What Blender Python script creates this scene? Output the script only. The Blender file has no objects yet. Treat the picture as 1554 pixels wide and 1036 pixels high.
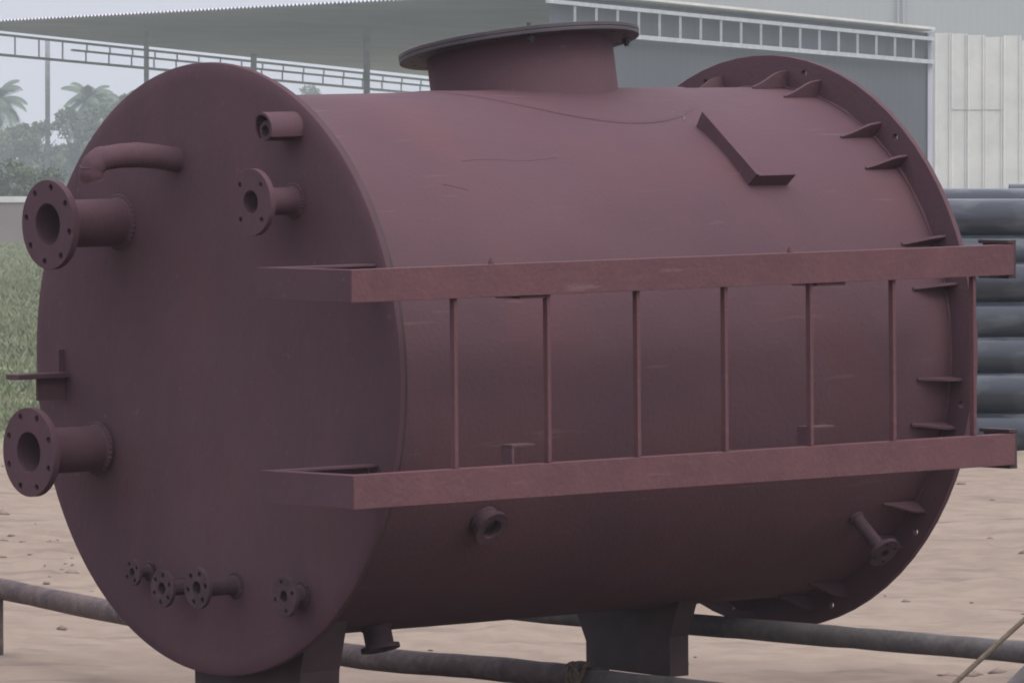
import bpy, bmesh, math, random
import numpy as np
from mathutils import Vector, Matrix
random.seed(7)
RNG = np.random.default_rng(7)
scene = bpy.context.scene
COL = scene.collection
R = math.radians

# ------------------------------------------------------------------ camera, sky, sun, exposure
cam_d = bpy.data.cameras.new('camera')
cam = bpy.data.objects.new('camera', cam_d)
COL.objects.link(cam)
cam.location = (0, 0, 1.8)
cam.rotation_euler = (R(90 - 1.1874), 0, 0)
cam_d.sensor_width = 36
cam_d.lens = 254.8
cam_d.clip_start = 0.5
cam_d.clip_end = 5000
scene.camera = cam

SUN_EL, SUN_AZ = 50, 128          # elevation, azimuth from +Y clockwise: high on the right, behind the camera
world = bpy.data.worlds.new('World')
scene.world = world
world.use_nodes = True
wn, wl = world.node_tree.nodes, world.node_tree.links
wn.clear()
w_out = wn.new('ShaderNodeOutputWorld')
w_bg = wn.new('ShaderNodeBackground')
w_sky = wn.new('ShaderNodeTexSky')
w_sky.sky_type = 'NISHITA'
w_sky.sun_disc = False
w_sky.sun_elevation = R(SUN_EL)
w_sky.sun_rotation = R(SUN_AZ)
w_sky.dust_density = 4.0
w_mix = wn.new('ShaderNodeMix'); w_mix.data_type = 'RGBA'
w_mix.inputs[0].default_value = 0.88           # an even overcast veil over the clear sky
# standard overcast sky: three times as bright overhead as at the horizon
w_tc = wn.new('ShaderNodeTexCoord')
w_sep = wn.new('ShaderNodeSeparateXYZ')
w_cl = wn.new('ShaderNodeMath'); w_cl.operation = 'MAXIMUM'; w_cl.inputs[1].default_value = 0.0
w_gr = wn.new('ShaderNodeMath'); w_gr.operation = 'MULTIPLY_ADD'; w_gr.inputs[1].default_value = 2.0; w_gr.inputs[2].default_value = 1.0
w_sc = wn.new('ShaderNodeVectorMath'); w_sc.operation = 'SCALE'
w_sc.inputs[0].default_value = (6.1, 6.2, 7.1)
wl.new(w_tc.outputs['Generated'], w_sep.inputs[0])
wl.new(w_sep.outputs[2], w_cl.inputs[0]); wl.new(w_cl.outputs[0], w_gr.inputs[0])
wl.new(w_gr.outputs[0], w_sc.inputs['Scale'])
wl.new(w_sc.outputs[0], w_mix.inputs[7])
wl.new(w_sky.outputs[0], w_mix.inputs[6])
wl.new(w_mix.outputs[2], w_bg.inputs[0])
w_bg.inputs[1].default_value = 0.10
wl.new(w_bg.outputs[0], w_out.inputs[0])

sun_d = bpy.data.lights.new('sun', 'SUN')
sun_d.energy = 1.9
sun_d.angle = R(38)
sun_d.color = (1.0, 0.95, 0.9)
sun = bpy.data.objects.new('sun', sun_d)
COL.objects.link(sun)
sd = Vector((math.sin(R(SUN_AZ)) * math.cos(R(SUN_EL)), math.cos(R(SUN_AZ)) * math.cos(R(SUN_EL)), math.sin(R(SUN_EL))))
sun.rotation_euler = sd.to_track_quat('Z', 'Y').to_euler()
sun.location = sd * 50

scene.view_settings.view_transform = 'Standard'
scene.view_settings.look = 'None'
scene.view_settings.exposure = 0.0
scene.view_settings.gamma = 1.0
scene.view_settings.use_curve_mapping = False
scene.render.engine = 'CYCLES'
scene.cycles.filter_width = 1.9
scene.cycles.volume_bounces = 1
scene.cycles.volume_step_rate = 4.0
scene.cycles.max_bounces = 6

# ------------------------------------------------------------------ helpers
def material(name, c1, c2=None, scale=3.0, detail=4.0, rough=0.7, bump=0.0, bump_scale=40.0, metallic=0.0, spec=0.3,
             stretch=(1, 1, 1), lo=0.35, hi=0.65, fleck=None, fleck_scale=60.0, fleck_amount=0.15, coords='Object', dents=0.0, scratch=None):
    m = bpy.data.materials.new(name)
    m.use_nodes = True
    n, l = m.node_tree.nodes, m.node_tree.links
    b = n['Principled BSDF']
    b.inputs['Roughness'].default_value = rough
    b.inputs['Metallic'].default_value = metallic
    b.inputs['Specular IOR Level'].default_value = spec
    tc = n.new('ShaderNodeTexCoord')
    mp = n.new('ShaderNodeMapping')
    mp.inputs['Scale'].default_value = stretch
    l.new(tc.outputs[coords], mp.inputs[0])
    if c2 is None:
        c2 = tuple(v * 0.8 for v in c1)
    nz = n.new('ShaderNodeTexNoise')
    nz.inputs['Scale'].default_value = scale
    nz.inputs['Detail'].default_value = detail
    l.new(mp.outputs[0], nz.inputs['Vector'])
    ra = n.new('ShaderNodeValToRGB')
    ra.color_ramp.elements[0].position = lo
    ra.color_ramp.elements[1].position = hi
    ra.color_ramp.elements[0].color = (*c2, 1)
    ra.color_ramp.elements[1].color = (*c1, 1)
    l.new(nz.outputs[0], ra.inputs[0])
    col = ra.outputs[0]
    if fleck is not None:
        n2 = n.new('ShaderNodeTexNoise')
        n2.inputs['Scale'].default_value = fleck_scale
        n2.inputs['Detail'].default_value = 5
        l.new(mp.outputs[0], n2.inputs['Vector'])
        r2 = n.new('ShaderNodeMapRange')
        r2.inputs[1].default_value = 0.5
        r2.inputs[2].default_value = 0.72
        r2.inputs[4].default_value = fleck_amount
        l.new(n2.outputs[0], r2.inputs[0])
        mx = n.new('ShaderNodeMix'); mx.data_type = 'RGBA'
        mx.inputs[7].default_value = (*fleck, 1)
        l.new(r2.outputs[0], mx.inputs[0])
        l.new(col, mx.inputs[6])
        col = mx.outputs[2]
    if scratch is not None:                       # thin rubbed lines and scuffs
        m4 = n.new('ShaderNodeMapping'); m4.inputs['Scale'].default_value = (2.0, 26, 26); m4.inputs['Rotation'].default_value = (0, .35, .2)
        l.new(tc.outputs[coords], m4.inputs[0])
        n4 = n.new('ShaderNodeTexNoise'); n4.inputs['Scale'].default_value = 1.6; n4.inputs['Detail'].default_value = 8
        l.new(m4.outputs[0], n4.inputs['Vector'])
        r4 = n.new('ShaderNodeMapRange'); r4.inputs[1].default_value = 0.66; r4.inputs[2].default_value = 0.74; r4.inputs[4].default_value = 0.35
        l.new(n4.outputs[0], r4.inputs[0])
        x4 = n.new('ShaderNodeMix'); x4.data_type = 'RGBA'; x4.inputs[7].default_value = (*scratch, 1)
        l.new(r4.outputs[0], x4.inputs[0]); l.new(col, x4.inputs[6]); col = x4.outputs[2]
    l.new(col, b.inputs['Base Color'])
    if bump > 0:
        n3 = n.new('ShaderNodeTexNoise')
        n3.inputs['Scale'].default_value = bump_scale
        n3.inputs['Detail'].default_value = 6
        l.new(mp.outputs[0], n3.inputs['Vector'])
        bp = n.new('ShaderNodeBump')
        bp.inputs['Strength'].default_value = bump
        bp.inputs['Distance'].default_value = 0.02
        l.new(n3.outputs[0], bp.inputs['Height'])
        l.new(bp.outputs[0], b.inputs['Normal'])
        if dents > 0:
            n5 = n.new('ShaderNodeTexNoise'); n5.inputs['Scale'].default_value = 2.6; n5.inputs['Detail'].default_value = 2
            l.new(tc.outputs[coords], n5.inputs['Vector'])
            b5 = n.new('ShaderNodeBump'); b5.inputs['Strength'].default_value = dents; b5.inputs['Distance'].default_value = 0.08
            l.new(n5.outputs[0], b5.inputs['Height']); l.new(b5.outputs[0], bp.inputs['Normal'])
    return m

class MB:
    """collects vertices and faces of one mesh"""
    def __init__(s):
        s.v, s.f = [], []
    def add(s, verts, faces):
        o = len(s.v)
        s.v += [tuple(p) for p in verts]
        s.f += [tuple(i + o for i in f) for f in faces]
    def box(s, x0, x1, y0, y1, z0, z1):
        s.add([(x, y, z) for x in (x0, x1) for y in (y0, y1) for z in (z0, z1)],
              [(0, 1, 3, 2), (4, 6, 7, 5), (0, 4, 5, 1), (2, 3, 7, 6), (0, 2, 6, 4), (1, 5, 7, 3)])
    def lathe(s, P, d, prof, n=48):
        """revolve (distance along d, radius) round the line P + t d"""
        P, d = Vector(P), Vector(d).normalized()
        a = d.orthogonal().normalized(); b = d.cross(a)
        vs, fs = [], []
        for (t, r) in prof:
            for i in range(n):
                an = 2 * math.pi * i / n
                vs.append(P + d * t + (a * math.cos(an) + b * math.sin(an)) * max(r, 1e-4))
        for k in range(len(prof) - 1):
            for i in range(n):
                j = (i + 1) % n
                fs.append((k * n + i, k * n + j, (k + 1) * n + j, (k + 1) * n + i))
        s.add(vs, fs)
    def tube(s, pts, r, n=12, cap=True):
        pts = [Vector(p) for p in pts]
        rs = r if isinstance(r, (list, tuple)) else [r] * len(pts)
        vs, fs = [], []
        t0 = (pts[1] - pts[0]).normalized()
        a = t0.orthogonal().normalized()
        for k, p in enumerate(pts):
            t = (pts[min(k + 1, len(pts) - 1)] - pts[max(k - 1, 0)]).normalized()
            a = (a - t * a.dot(t)).normalized()
            b = t.cross(a)
            for i in range(n):
                an = 2 * math.pi * i / n
                vs.append(p + (a * math.cos(an) + b * math.sin(an)) * rs[k])
        for k in range(len(pts) - 1):
            for i in range(n):
                j = (i + 1) % n
                fs.append((k * n + i, k * n + j, (k + 1) * n + j, (k + 1) * n + i))
        if cap:
            fs.append(tuple(range(n))[::-1])
            fs.append(tuple((len(pts) - 1) * n + i for i in range(n)))
        s.add(vs, fs)
    def prism(s, poly, off):
        """closed polygon (3-D points) pushed along off"""
        n = len(poly); off = Vector(off)
        vs = [Vector(p) for p in poly] + [Vector(p) + off for p in poly]
        fs = [tuple(range(n))[::-1], tuple(range(n, 2 * n))] + [(i, (i + 1) % n, n + (i + 1) % n, n + i) for i in range(n)]
        s.add(vs, fs)
    def mesh(s, name, mat, smooth=35, shift=None, bevel=0.0):
        me = bpy.data.meshes.new(name)
        vv = s.v if shift is None else [(p[0] - shift[0], p[1] - shift[1], p[2] - shift[2]) for p in s.v]
        me.from_pydata(vv, [], s.f)
        bm = bmesh.new(); bm.from_mesh(me)
        bmesh.ops.recalc_face_normals(bm, faces=bm.faces)
        if bevel:
            es = [e for e in bm.edges if len(e.link_faces) == 2 and e.calc_face_angle(0) > 0.7]
            bmesh.ops.bevel(bm, geom=es, offset=bevel, segments=2, affect='EDGES', profile=0.6)
        bm.to_mesh(me); bm.free()
        if smooth:
            me.polygons.foreach_set('use_smooth', [True] * len(me.polygons))
            me.set_sharp_from_angle(angle=R(smooth))
        me.materials.append(mat)
        return me

def link(name, me, parent=None, loc=None, label=None):
    o = bpy.data.objects.new(name, me)
    COL.objects.link(o)
    if parent: o.parent = parent
    if loc is not None: o.location = loc
    if label: o['label'] = label
    return o

def tag(o, label, cat, group=None):
    o['label'] = label; o['category'] = cat
    if group: o['group'] = group
    return o

def thing(name, label, cat, loc=(0, 0, 0), group=None):
    o = bpy.data.objects.new(name, None)
    o.empty_display_size = 0.1
    COL.objects.link(o)
    o.location = loc
    return tag(o, label, cat, group)

def structure(o):
    o['kind'] = 'structure'; return o

def flange_mesh(name, mat, radius, bore, thick, bolt_r, n_bolt, hole_r, start=0.0, bevel=0.0015):
    """flat ring with real bolt holes, faces at z = 0 and z = thick"""
    cu = bpy.data.curves.new('outline', 'CURVE')
    cu.dimensions = '2D'; cu.fill_mode = 'BOTH'
    cu.extrude = thick / 2 - bevel
    cu.bevel_depth = bevel; cu.offset = -bevel
    def circ(cx, cy, r, n):
        sp = cu.splines.new('POLY'); sp.points.add(n - 1); sp.use_cyclic_u = True
        for i in range(n):
            a = 2 * math.pi * i / n
            sp.points[i].co = (cx + r * math.cos(a), cy + r * math.sin(a), 0, 1)
    circ(0, 0, radius, 72)
    if bore: circ(0, 0, bore, 40)
    for k in range(n_bolt):
        a = start + 2 * math.pi * k / n_bolt
        circ(bolt_r * math.cos(a), bolt_r * math.sin(a), hole_r, 12)
    ob = bpy.data.objects.new('outline', cu)
    COL.objects.link(ob)
    bpy.context.view_layer.update()
    dg = bpy.context.evaluated_depsgraph_get()
    me = bpy.data.meshes.new_from_object(ob.evaluated_get(dg))
    me.name = name
    bpy.data.objects.remove(ob)
    bpy.data.curves.remove(cu)
    me.transform(Matrix.Translation((0, 0, thick / 2)))
    me.materials.clear(); me.materials.append(mat)
    me.polygons.foreach_set('use_smooth', [True] * len(me.polygons))
    me.set_sharp_from_angle(angle=R(35))
    return me

def frame_to(d, P, up=(0, 0, 1)):
    """matrix whose z runs along d, origin P"""
    d = Vector(d).normalized(); up = Vector(up)
    y = (up - d * up.dot(d)).normalized(); x = y.cross(d)
    m = Matrix((x, y, d)).transposed().to_4x4()
    m.translation = Vector(P)
    return m

# ------------------------------------------------------------------ materials
M = {}
M['primer'] = material('red_oxide_primer', (0.1102, 0.06133, 0.07039), (0.0954, 0.05353, 0.06354), scale=1.3, detail=7, rough=0.62, bump=0.14,
                       bump_scale=60, spec=0.06, dents=0.22, scratch=(0.19, 0.125, 0.125), fleck=(0.1357, 0.0594, 0.06204), fleck_scale=2.2, fleck_amount=0.4)
M['primer_front'] = material('end_plate_primer', (0.1025, 0.057, 0.06649), (0.09047, 0.0505, 0.05952), scale=2.1, detail=7, rough=0.68, bump=0.14,
                       bump_scale=60, spec=0.06, dents=0.22, scratch=(0.19, 0.125, 0.125), fleck=(0.125, 0.070, 0.070), stretch=(1, 1, 0.35), fleck_scale=6, fleck_amount=0.35)
M['primer_rail'] = material('rail_primer', (0.1293, 0.062, 0.06696), (0.1124, 0.057, 0.06324), scale=6, detail=7, rough=0.6, bump=0.2,
                       bump_scale=70, spec=0.08, scratch=(0.21, 0.14, 0.135), fleck=(0.1537, 0.085, 0.07626), fleck_scale=30, fleck_amount=0.35)
M['dark_primer'] = material('dark_mottled_primer', (0.092, 0.055, 0.064), (0.060, 0.040, 0.046), scale=14, detail=6, rough=0.75, bump=0.25, bump_scale=80, spec=0.05)  # darker mottled primer for the low nozzles and the lug stub
M['shade_steel'] = material('shade_dark_steel', (0.056, 0.032, 0.033), (0.040, 0.024, 0.025), scale=12, rough=0.6, spec=0.3)  # steel darkened to carry the shade on saddles, rail stubs and rim ring
M['grey_flange'] = material('grey_dusty_steel', (0.062, 0.050, 0.056), (0.045, 0.037, 0.043), scale=8, rough=0.6, spec=0.4)
M['galv'] = material('galvanised_steel', (0.42, 0.43, 0.45), (0.33, 0.34, 0.36), scale=4, rough=0.55, metallic=0.0, spec=0.4)
M['roof'] = material('grey_roof_sheet', (0.60, 0.57, 0.64), (0.52, 0.49, 0.56), scale=0.25, rough=0.6, spec=0.2)
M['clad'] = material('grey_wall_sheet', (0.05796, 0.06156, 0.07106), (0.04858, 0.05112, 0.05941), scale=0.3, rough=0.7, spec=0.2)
M['white_sheet'] = material('white_painted_sheet', (0.6046, 0.5836, 0.558), (0.5169, 0.5023, 0.4836), scale=0.9, rough=0.6, spec=0.2,
                            fleck=(0.4096, 0.3732, 0.3348), fleck_scale=3, fleck_amount=0.2)
M['pale_sheet'] = material('pale_warehouse_sheet', (0.34, 0.35, 0.345), (0.31, 0.32, 0.315), scale=0.1, rough=0.8, spec=0.1)
M['pvc'] = material('grey_pipe_plastic', (0.026, 0.032, 0.041), (0.020, 0.025, 0.033), scale=1.2, rough=0.17, spec=0.5, stretch=(0.3, 1, 1),
                    fleck=(0.2, 0.2, 0.2), fleck_scale=9, fleck_amount=0.3)
M['pole_grey'] = material('weathered_grey_pole', (0.165, 0.150, 0.143), (0.115, 0.105, 0.100), scale=9, detail=7, rough=0.75, bump=0.2, bump_scale=50, spec=0.2,
                          fleck=(0.24, 0.22, 0.21), fleck_scale=30, fleck_amount=0.35)
M['pole_brown'] = material('brown_pole', (0.115, 0.082, 0.078), (0.075, 0.053, 0.052), scale=8, detail=7, rough=0.75, bump=0.3, bump_scale=50, spec=0.2,
                           fleck=(0.2, 0.16, 0.14), fleck_scale=25, fleck_amount=0.4)
M['rope'] = material('tan_rope_fibre', (0.20, 0.16, 0.12), (0.14, 0.11, 0.082), scale=60, rough=0.9, spec=0.1)
M['leaf'] = material('leaf_green', (0.11, 0.14, 0.075), (0.08, 0.105, 0.055), scale=2, rough=0.6, spec=0.2)
M['palm_leaf'] = material('palm_leaf_green', (0.10, 0.13, 0.08), (0.075, 0.10, 0.06), scale=1, rough=0.6, spec=0.2)
M['bark'] = material('grey_bark', (0.14, 0.12, 0.10), (0.10, 0.085, 0.07), scale=5, rough=0.9, spec=0.1)
M['blade'] = material('grass_blade_green', (0.235, 0.25, 0.155), (0.165, 0.19, 0.11), scale=0.5, rough=0.7, spec=0.15)
M['wall'] = material('bank_wall_render', (0.24, 0.20, 0.19), (0.19, 0.16, 0.15), scale=0.6, rough=0.9, spec=0.1)
M['coping'] = material('pale_coping', (0.55, 0.53, 0.52), (0.45, 0.43, 0.42), scale=0.8, rough=0.9, spec=0.1)
M['clod'] = material('dry_earth_clod', (0.26, 0.20, 0.165), (0.20, 0.15, 0.125), scale=3, rough=0.95, spec=0.05, coords='Generated')

# ground: pale dry sand near, rough grass beyond about fifty metres
def ground_material():
    m = bpy.data.materials.new('dry_sand_and_grass')
    m.use_nodes = True
    n, l = m.node_tree.nodes, m.node_tree.links
    b = n['Principled BSDF']
    b.inputs['Roughness'].default_value = 0.95
    b.inputs['Specular IOR Level'].default_value = 0.08
    tc = n.new('ShaderNodeTexCoord')
    def noise(scale, stretch, detail=6):
        mp = n.new('ShaderNodeMapping'); mp.inputs['Scale'].default_value = stretch
        l.new(tc.outputs['Object'], mp.inputs[0])
        z = n.new('ShaderNodeTexNoise'); z.inputs['Scale'].default_value = scale; z.inputs['Detail'].default_value = detail
        l.new(mp.outputs[0], z.inputs['Vector']); return z.outputs[0]
    def ramp(src, p0, c0, p1, c1):
        r = n.new('ShaderNodeValToRGB')
        r.color_ramp.elements[0].position = p0; r.color_ramp.elements[0].color = (*c0, 1)
        r.color_ramp.elements[1].position = p1; r.color_ramp.elements[1].color = (*c1, 1)
        l.new(src, r.inputs[0]); return r.outputs[0]
    def mix(f, a, c):
        x = n.new('ShaderNodeMix'); x.data_type = 'RGBA'
        l.new(f, x.inputs[0]) if not isinstance(f, float) else setattr(x.inputs[0], 'default_value', f)
        l.new(a, x.inputs[6]); l.new(c, x.inputs[7]); return x.outputs[2]
    big = ramp(noise(0.35, (1, 0.6, 1)), 0.35, (0.232, 0.178, 0.138), 0.65, (0.285, 0.223, 0.172))
    fine = ramp(noise(5, (1, 0.5, 1)), 0.38, (0.215, 0.165, 0.127), 0.58, (0.288, 0.227, 0.175))
    sand = mix(0.45, big, fine)
    spots = ramp(noise(2.2, (0.55, 1.3, 1), 9), 0.55, (0, 0, 0), 0.66, (1, 1, 1))
    dark = ramp(noise(2, (1, 1, 1)), 0.3, (0.14, 0.105, 0.088), 0.7, (0.19, 0.145, 0.12))
    sm = n.new('ShaderNodeMath'); sm.operation = 'MULTIPLY'; sm.inputs[1].default_value = 0.62
    l.new(spots, sm.inputs[0])
    sand = mix(sm.outputs[0], sand, dark)
    grass = mix(0.5, ramp(noise(0.25, (1, 0.4, 1)), 0.35, (0.23, 0.24, 0.14), 0.65, (0.14, 0.165, 0.085)),
                ramp(noise(2.5, (1, 0.4, 1)), 0.35, (0.27, 0.26, 0.17), 0.65, (0.13, 0.155, 0.08)))
    sep = n.new('ShaderNodeSeparateXYZ'); l.new(tc.outputs['Object'], sep.inputs[0])
    ad = n.new('ShaderNodeMath'); ad.operation = 'MULTIPLY_ADD'; ad.inputs[1].default_value = 22
    l.new(noise(0.6, (1, 0.5, 1)), ad.inputs[0]); l.new(sep.outputs[1], ad.inputs[2])
    earth = mix(0.5, ramp(noise(0.5, (1, 1, 1)), 0.35, (0.105, 0.074, 0.060), 0.65, (0.150, 0.108, 0.088)),
                ramp(noise(6, (1, 1, 1)), 0.35, (0.085, 0.060, 0.050), 0.65, (0.160, 0.115, 0.094)))
    ae = n.new('ShaderNodeMath'); ae.operation = 'MULTIPLY_ADD'; ae.inputs[1].default_value = 4.0
    l.new(noise(0.7, (1, 1, 1)), ae.inputs[0]); l.new(sep.outputs[1], ae.inputs[2])
    me_ = n.new('ShaderNodeMapRange'); me_.inputs[1].default_value = 27.2; me_.inputs[2].default_value = 29.6
    l.new(ae.outputs[0], me_.inputs[0])
    sand = mix(me_.outputs[0], earth, sand)  # darker near soil, carried on unseen under the vessel to cut bounced light
    mr = n.new('ShaderNodeMapRange'); mr.inputs[1].default_value = 59; mr.inputs[2].default_value = 66
    l.new(ad.outputs[0], mr.inputs[0])
    l.new(mix(mr.outputs[0], sand, grass), b.inputs['Base Color'])
    bp = n.new('ShaderNodeBump'); bp.inputs['Strength'].default_value = 0.6; bp.inputs['Distance'].default_value = 0.05
    l.new(noise(7, (1, 1, 1), 8), bp.inputs['Height']); l.new(bp.outputs[0], b.inputs['Normal'])
    return m
M['ground'] = ground_material()

# ------------------------------------------------------------------ ground sheet
def value_noise(x, y, seed):
    rg = np.random.default_rng(seed); tab = rg.random((256, 256))
    xi, yi = np.floor(x).astype(int), np.floor(y).astype(int)
    fx, fy = x - xi, y - yi
    fx, fy = fx * fx * (3 - 2 * fx), fy * fy * (3 - 2 * fy)
    g = lambda a, b: tab[a % 256, b % 256]
    return (g(xi, yi) * (1 - fx) + g(xi + 1, yi) * fx) * (1 - fy) + (g(xi, yi + 1) * (1 - fx) + g(xi + 1, yi + 1) * fx) * fy

def ground_height(x, y):
    h = (value_noise(x * 0.5, y * 0.4, 1) - 0.5) * 0.06 + (value_noise(x * 1.7, y * 1.1, 2) - 0.5) * 0.035 \
        + (value_noise(x * 5.3, y * 4.1, 3) - 0.5) * 0.022 + (value_noise(x * 11, y * 9, 4) - 0.5) * 0.012
    m = np.clip((value_noise(x * .45 + 9, y * .35, 5) - .48) * 6, 0, 1)          # churned patches
    t = value_noise(x * 1.1 + 3, y * 1.9, 6) + .35 * value_noise(x * 4, y * 6, 7)
    h = h + m * .020 * (np.clip((t - .60) / .05, 0, 1) + np.clip((t - .82) / .05, 0, 1))
    h = h + m * .035 * (value_noise(x * 6.5, y * 5.5, 8) - .5)
    return h

def build_ground():
    xs = np.concatenate([[-1500, -400, -120, -50, -25, -12], np.arange(-8, 8.01, 0.09), [12, 25, 50, 120, 400, 1500]])
    ys = np.concatenate([[-60, -10, 6, 14], np.arange(18, 56, 0.06), np.arange(56.5, 80, 0.8), [90, 105, 125, 150, 190, 240, 300, 400, 600, 1000, 2000]])
    X, Y = np.meshgrid(xs, ys)
    fade = np.clip((80 - Y) / 20, 0, 1) * np.clip((12 - np.abs(X)) / 3, 0, 1) * np.clip((Y - 14) / 4, 0, 1)
    Z = ground_height(X, Y) * fade
    nx, ny = len(xs), len(ys)
    me = bpy.data.meshes.new('ground')
    co = np.stack([X, Y, Z], -1).reshape(-1, 3)
    i = np.arange(nx * ny).reshape(ny, nx)
    fs = np.stack([i[:-1, :-1], i[:-1, 1:], i[1:, 1:], i[1:, :-1]], -1).reshape(-1, 4)
    me.vertices.add(len(co)); me.vertices.foreach_set('co', co.ravel())
    me.loops.add(fs.size); me.loops.foreach_set('vertex_index', fs.ravel().astype(np.int32))
    me.polygons.add(len(fs)); me.polygons.foreach_set('loop_start', np.arange(0, fs.size, 4, dtype=np.int32))
    me.update(calc_edges=True)
    me.polygons.foreach_set('use_smooth', [True] * len(me.polygons))
    me.materials.append(M['ground'])
    structure(link('ground', me))
build_ground()

def scatter(name, verts, faces, mat, label=None):
    me = bpy.data.meshes.new(name)
    v = np.asarray(verts, dtype=np.float32); f = np.asarray(faces, dtype=np.int32); k = f.shape[1]
    me.vertices.add(len(v)); me.vertices.foreach_set('co', v.ravel())
    me.loops.add(f.size); me.loops.foreach_set('vertex_index', f.ravel())
    me.polygons.add(len(f)); me.polygons.foreach_set('loop_start', np.arange(0, f.size, k, dtype=np.int32))
    me.update(calc_edges=True)
    me.materials.append(mat)
    return link(name, me)

# loose clods lying on the sand
def build_clods():
    base = np.array([(1, 0, 0), (-1, 0, 0), (0, 1, 0), (0, -1, 0), (0, 0, 1), (0, 0, -1)], float)
    fc = np.array([(0, 2, 4), (2, 1, 4), (1, 3, 4), (3, 0, 4), (2, 0, 5), (1, 2, 5), (3, 1, 5), (0, 3, 5)])
    M0 = 60000
    y = 24 + 30 * RNG.random(M0) ** 0.9
    x = (RNG.random(M0) * 2 - 1) * (y * 0.085 + 0.5)
    patch = np.clip((value_noise(x * .45 + 9, y * .35, 5) - .52) * 6, 0, 1) * (value_noise(x * 1.6, y * 2.2, 11) > .55)
    keep = RNG.random(M0) < .13 * patch + .004
    x, y = x[keep], y[keep]; N = len(x)
    z = ground_height(x, y)
    s = 0.006 + 0.030 * RNG.random(N) ** 4
    V, F = [], []
    for k in range(N):
        b = base * (0.6 + 0.8 * RNG.random((6, 3))) * s[k] * np.array([1.5, 1.3, 0.7])
        a = RNG.random() * 6.28
        b = b @ np.array([[math.cos(a), -math.sin(a), 0], [math.sin(a), math.cos(a), 0], [0, 0, 1]])
        V.append(b + (x[k], y[k], z[k] + 0.003)); F.append(fc + 6 * k)
    o = scatter('gravel', np.concatenate(V), np.concatenate(F), M['clod'])
    o['kind'] = 'stuff'
build_clods()

# ------------------------------------------------------------------ haze over the whole yard
def build_haze():
    b = MB(); b.box(-420, 420, -20, 1150, -1.0, 24)
    m = bpy.data.materials.new('thin_haze')
    m.use_nodes = True
    n, l = m.node_tree.nodes, m.node_tree.links
    n.clear()
    o = n.new('ShaderNodeOutputMaterial'); v = n.new('ShaderNodeVolumePrincipled')
    v.inputs['Color'].default_value = (0.88, 0.94, 1.0, 1)
    v.inputs['Density'].default_value = 0.0006
    v.inputs['Anisotropy'].default_value = 0.2
    l.new(v.outputs[0], o.inputs['Volume'])
    h = link('haze', b.mesh('haze', m, smooth=0))
    h['kind'] = 'stuff'
build_haze()

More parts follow.
